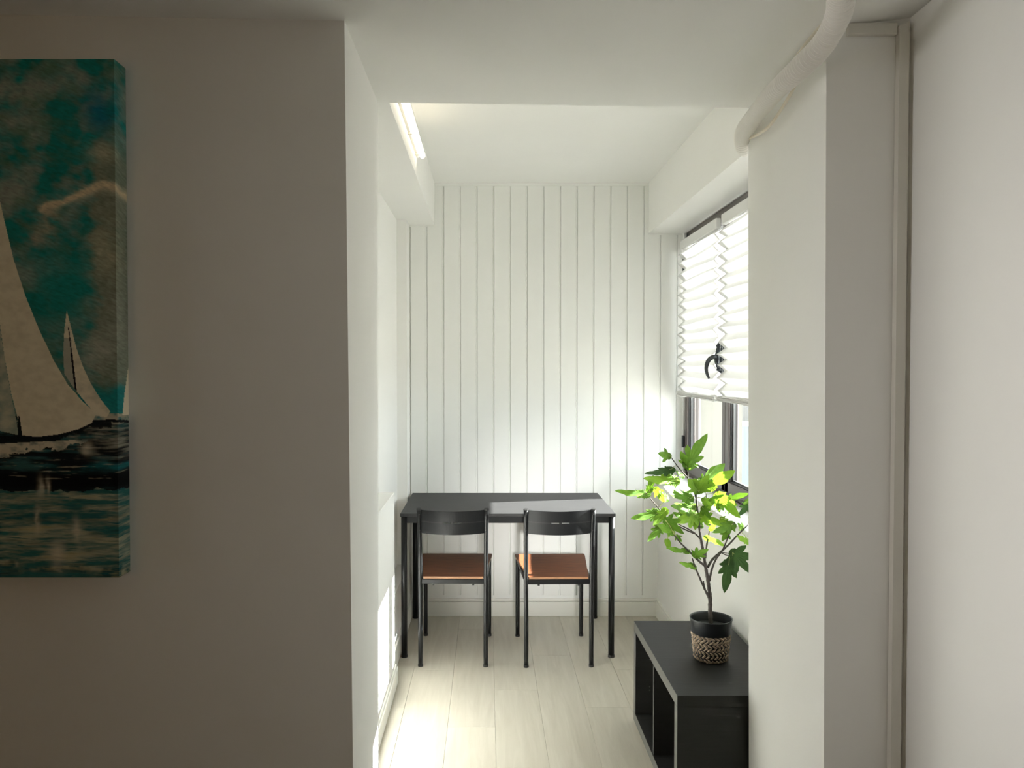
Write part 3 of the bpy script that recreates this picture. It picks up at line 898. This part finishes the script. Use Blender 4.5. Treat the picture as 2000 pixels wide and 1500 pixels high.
def paint(x, y):
    if y < 812:
        # slanting brush work over the sky
        u, v = x*.80+y*.28, y*.80-x*.28
        n1 = fbm(x, y, .012, .014, 0, 3); n2 = .75*fbm(u, v, .020, .038, 5, 3); n3 = fbm(u, v, .09, .30, 9, 2)
        if y > 600: n1 *= .7
        c = mix(TEAL, DTEAL, .5+n2*.9)
        c = mix(c, GREY, cl(n1*1.0+.25+.5*n2+.45*gauss(x, y, 50, 200, 90, 60)+.35*gauss(x, y, 10, 320, 50, 70)-.5*gauss(x, y, 115, 240, 30, 80)-.5*gauss(x, y, 45, 290, 18, 50)))
        c = mix(c, (.10, .24, .16), cl(n2*.9+.12*(y < 330)))
        c = mix(c, BLUE, 1.2*gauss(x, y, 200, 222, 30, 38)*cl(.8+n2))
        edge = cl((x-176+22*n2)/16)
        c = mix(c, (0.25, .27, .20), .85*edge*cl((y-270)/50)*cl((775-y)/40))
        c = mix(c, (0.52, .48, .33), .85*gauss(x, y, 208, 490, 32, 46)*cl(.7+n2)+.7*gauss(x, y, 205, 305, 30, 18))
        c = mix(c, (0.44, .46, .39), cl(.9*gauss(x, y, 185, 690, 42, 40)+.5*gauss(x, y, 228, 640, 30, 90))*cl(.75+n2))
        c = mix(c, TEAL, .95*gauss(x, y, 105, 570, 52, 85)+.6*gauss(x, y, 150, 560, 25, 60))
        yc = 408-.40*(x-95)+max(0, x-205)*.7
        if x > 55: c = mix(c, (0.70, 0.60, 0.41), 1.25*math.exp(-((y-yc+6*n2)/(9+8*n2))**2)*cl((x-78+26*n2)/22))
        c = mix(c, (0.56, .47, .33), cl(.9*gauss(x, y, 95, 440, 18, 26)*(.6+n2*1.6)))
        c = mix(c, (0.48, .42, .33), cl(.9*gauss(x, y, 70, 470, 24, 16)*(.5+n2*1.6)))
        c = mix(c, (0.018, .27, .28), cl((y-752+16*n2)/16) if x > 150 else 0)
        c = tuple(q*(1+.30*n3) for q in c)
    else:
        n2 = fbm(x, y, .03, .03, 5, 3); n4 = fbm(x, y, .011, .085, 2, 4); n5 = fbm(x, y, .02, .22, 7, 3)
        if y < 958+6*n2:
            c = mix(BLACK, (.04, .13, .14), cl(.10+n4*1.5))
            if x > 120: c = mix(c, (.30, .30, .25), cl((x-140+60*n2)/50)*cl((905-y)/30)*cl(.45+n5*1.5))
            c = mix(c, (.015, .20, .23), cl(.9*math.exp(-((y-912+5*n2)/9.0)**2)*cl((x-60)/120)*(.6+n4)))
            c = mix(c, (.002, .004, .007), cl(1.1*math.exp(-((y-938)/17.0)**4)))
            c = mix(c, (.34, .32, .24), .7*cl(n5*3-1.25)*(1 if y < 935 else 0))
        else:
            c = mix((.030, .15, .15), (.42, .42, .30), cl(.38+n4*1.3+.25*gauss(x, y, 120, 1060, 90, 40)))
            c = mix(c, (.012, .09, .10), cl(n5*1.8-.30)+.55*gauss(x, y, 110, 1012, 220, 12)+.95*cl((y-1094+22*n2-.06*x)/14)*cl(.75+n4*1.5))
            c = mix(c, (.52, .46, .25), .6*cl(n4*2-.7))
        for (rx, ry, sx, sy) in ((75, 952, 6, 18), (90, 950, 4, 14), (68, 1015, 5, 26), (145, 1035, 7, 22), (108, 1080, 14, 26), (168, 875, 8, 12)):
            c = mix(c, (.66, .60, .47), .75*gauss(x+5*n2, y, rx, ry, sx, sy))
        c = tuple(q*(1+.35*n5) for q in c)
    nz = fbm(x, y, .04, .06, 21, 3)
    # far boat deck and its dark line
    if x > 150:
        yd = 823-4*math.sin((x-172)/26.0)
        if yd-12 < y < yd and x > 172: c = mix((.56, .54, .42), (.05, .22, .23), cl(nz*1.6+.2))
        if yd <= y < yd+5+3*nz: c = BLACK
    # white hull of the near boat, its dark waterline
    hy = 853-30*cl((x-70)/100.0)**1.3
    if hy-3 < y < hy+12+9*nz and x < 215: c = mix(c, BLACK, .96)
    top, bot = 866-.05*x, 890-.13*x+10*nz
    if x < 152+26*nz and top < y < bot: c = mix((.72, .66, .52), (.20, .24, .22), cl(.10+nz*1.3))
    if inpoly(x, y, JIB): c = mix((.36, .43, .37), (.62, .62, .49), cl(.45+nz*.9+.3*math.sin(x*.16)))
    if inpoly(x, y, MAIN): c = mix(CREAM, (.80, .73, .56), cl(.35+nz*.8))
    if inpoly(x, y, SMALL):
        c = mix(CREAM, (.72, .68, .53), cl(.3+nz))
        if x < 136+(y-640)*.09 and y > 660: c = mix(c, (.40, .43, .37), .75)
        xm = 133+(y-640)*.105
        if 640 < y < 766 and abs(x-xm) < (1.0 if y < 690 else 1.9): c = (.02, .02, .03)
        xl = 150+(y-772)*.85
        if 772 < y < 803 and abs(x-xl) < 1.2: c = (.10, .09, .07)
    if inpoly(x, y, NEXT): c = CREAM
    if 812 < y < 853 and abs(x-(34+(y-812)*.06)) < 1.5+(y-812)*.07: c = BLACK
    return c
CXR, CZT, CZB, CYF = -.884, 2.221, .987, 1.870
CXL = CXR-.80
NXc, NZc = 270, 800
verts, faces, cols = [], [], []
dpt = Y1-.001-CYF
nside = 20
ref = at(227, 620, CYF)
def px_of(X): return 227+(X-CXR)*F/CYF*1.0
def py_of(Z): return 124+(CZT-Z)/(CZT-CZB)*(1128-124)
XV = -1.19
cu = [CXL+(XV-CXL)*i_/50 for i_ in range(50)]+[XV+(CXR-XV)*i_/220 for i_ in range(221)]
row_n = NXc+1+nside
for j in range(NZc+1):
    z = CZT+(CZB-CZT)*j/NZc
    for i_ in range(NXc+1):
        X = cu[i_]; verts.append((X, CYF, z)); cols.append(paint(px_of(X), py_of(z)))
    for s in range(1, nside+1):
        d = dpt*s/nside
        verts.append((CXR, CYF+d, z)); cols.append(paint(px_of(CXR)+d*F/CYF*.62, py_of(z)))
for j in range(NZc):
    for i_ in range(row_n-1):
        a = j*row_n+i_
        faces.append((a, a+row_n, a+row_n+1, a+1))
def shift(v): return (v[0]-CXR, v[1]-Y1, v[2]-CZB)
me = bpy.data.meshes.new('printed_canvas')
me.from_pydata([shift(v) for v in verts], [], faces)
ca = me.color_attributes.new('print', 'FLOAT_COLOR', 'POINT')
ca.data.foreach_set('color', np.array([(max(0, c[0]), max(0, c[1]), max(0, c[2]), 1.0) for c in cols], dtype=np.float32).ravel())
q = NT('canvas_print')
at_ = q.n('ShaderNodeAttribute', attribute_name='print'); q.l(at_.outputs['Color'], q.b.inputs['Base Color'])
q.b.inputs['Roughness'].default_value = .7; q.b.inputs['Specular IOR Level'].default_value = .12
g = q.n('ShaderNodeNewGeometry'); wv = q.n('ShaderNodeTexNoise'); wv.inputs['Scale'].default_value = 600
q.l(g.outputs['Position'], wv.inputs['Vector'])
bp = q.n('ShaderNodeBump'); bp.inputs['Strength'].default_value = .15; bp.inputs['Distance'].default_value = .001
q.l(wv.outputs['Fac'], bp.inputs['Height']); q.l(bp.outputs[0], q.b.inputs['Normal'])
me.materials.append(q.m)
cv = thing('canvas_painting', 'tall teal canvas painting of cream sailing boats on dark wall', 'painting', (CXR, Y1, CZB))
o = bpy.data.objects.new('printed_canvas', me); COL.objects.link(o); o.parent = cv
bm = bmesh.new()
box(bm, CXL-CXR+.001, -.001, CYF-Y1+.001, -.0005, .0005, CZT-CZB-.0005)
obj('stretcher_frame', bm, M_trim, cv)
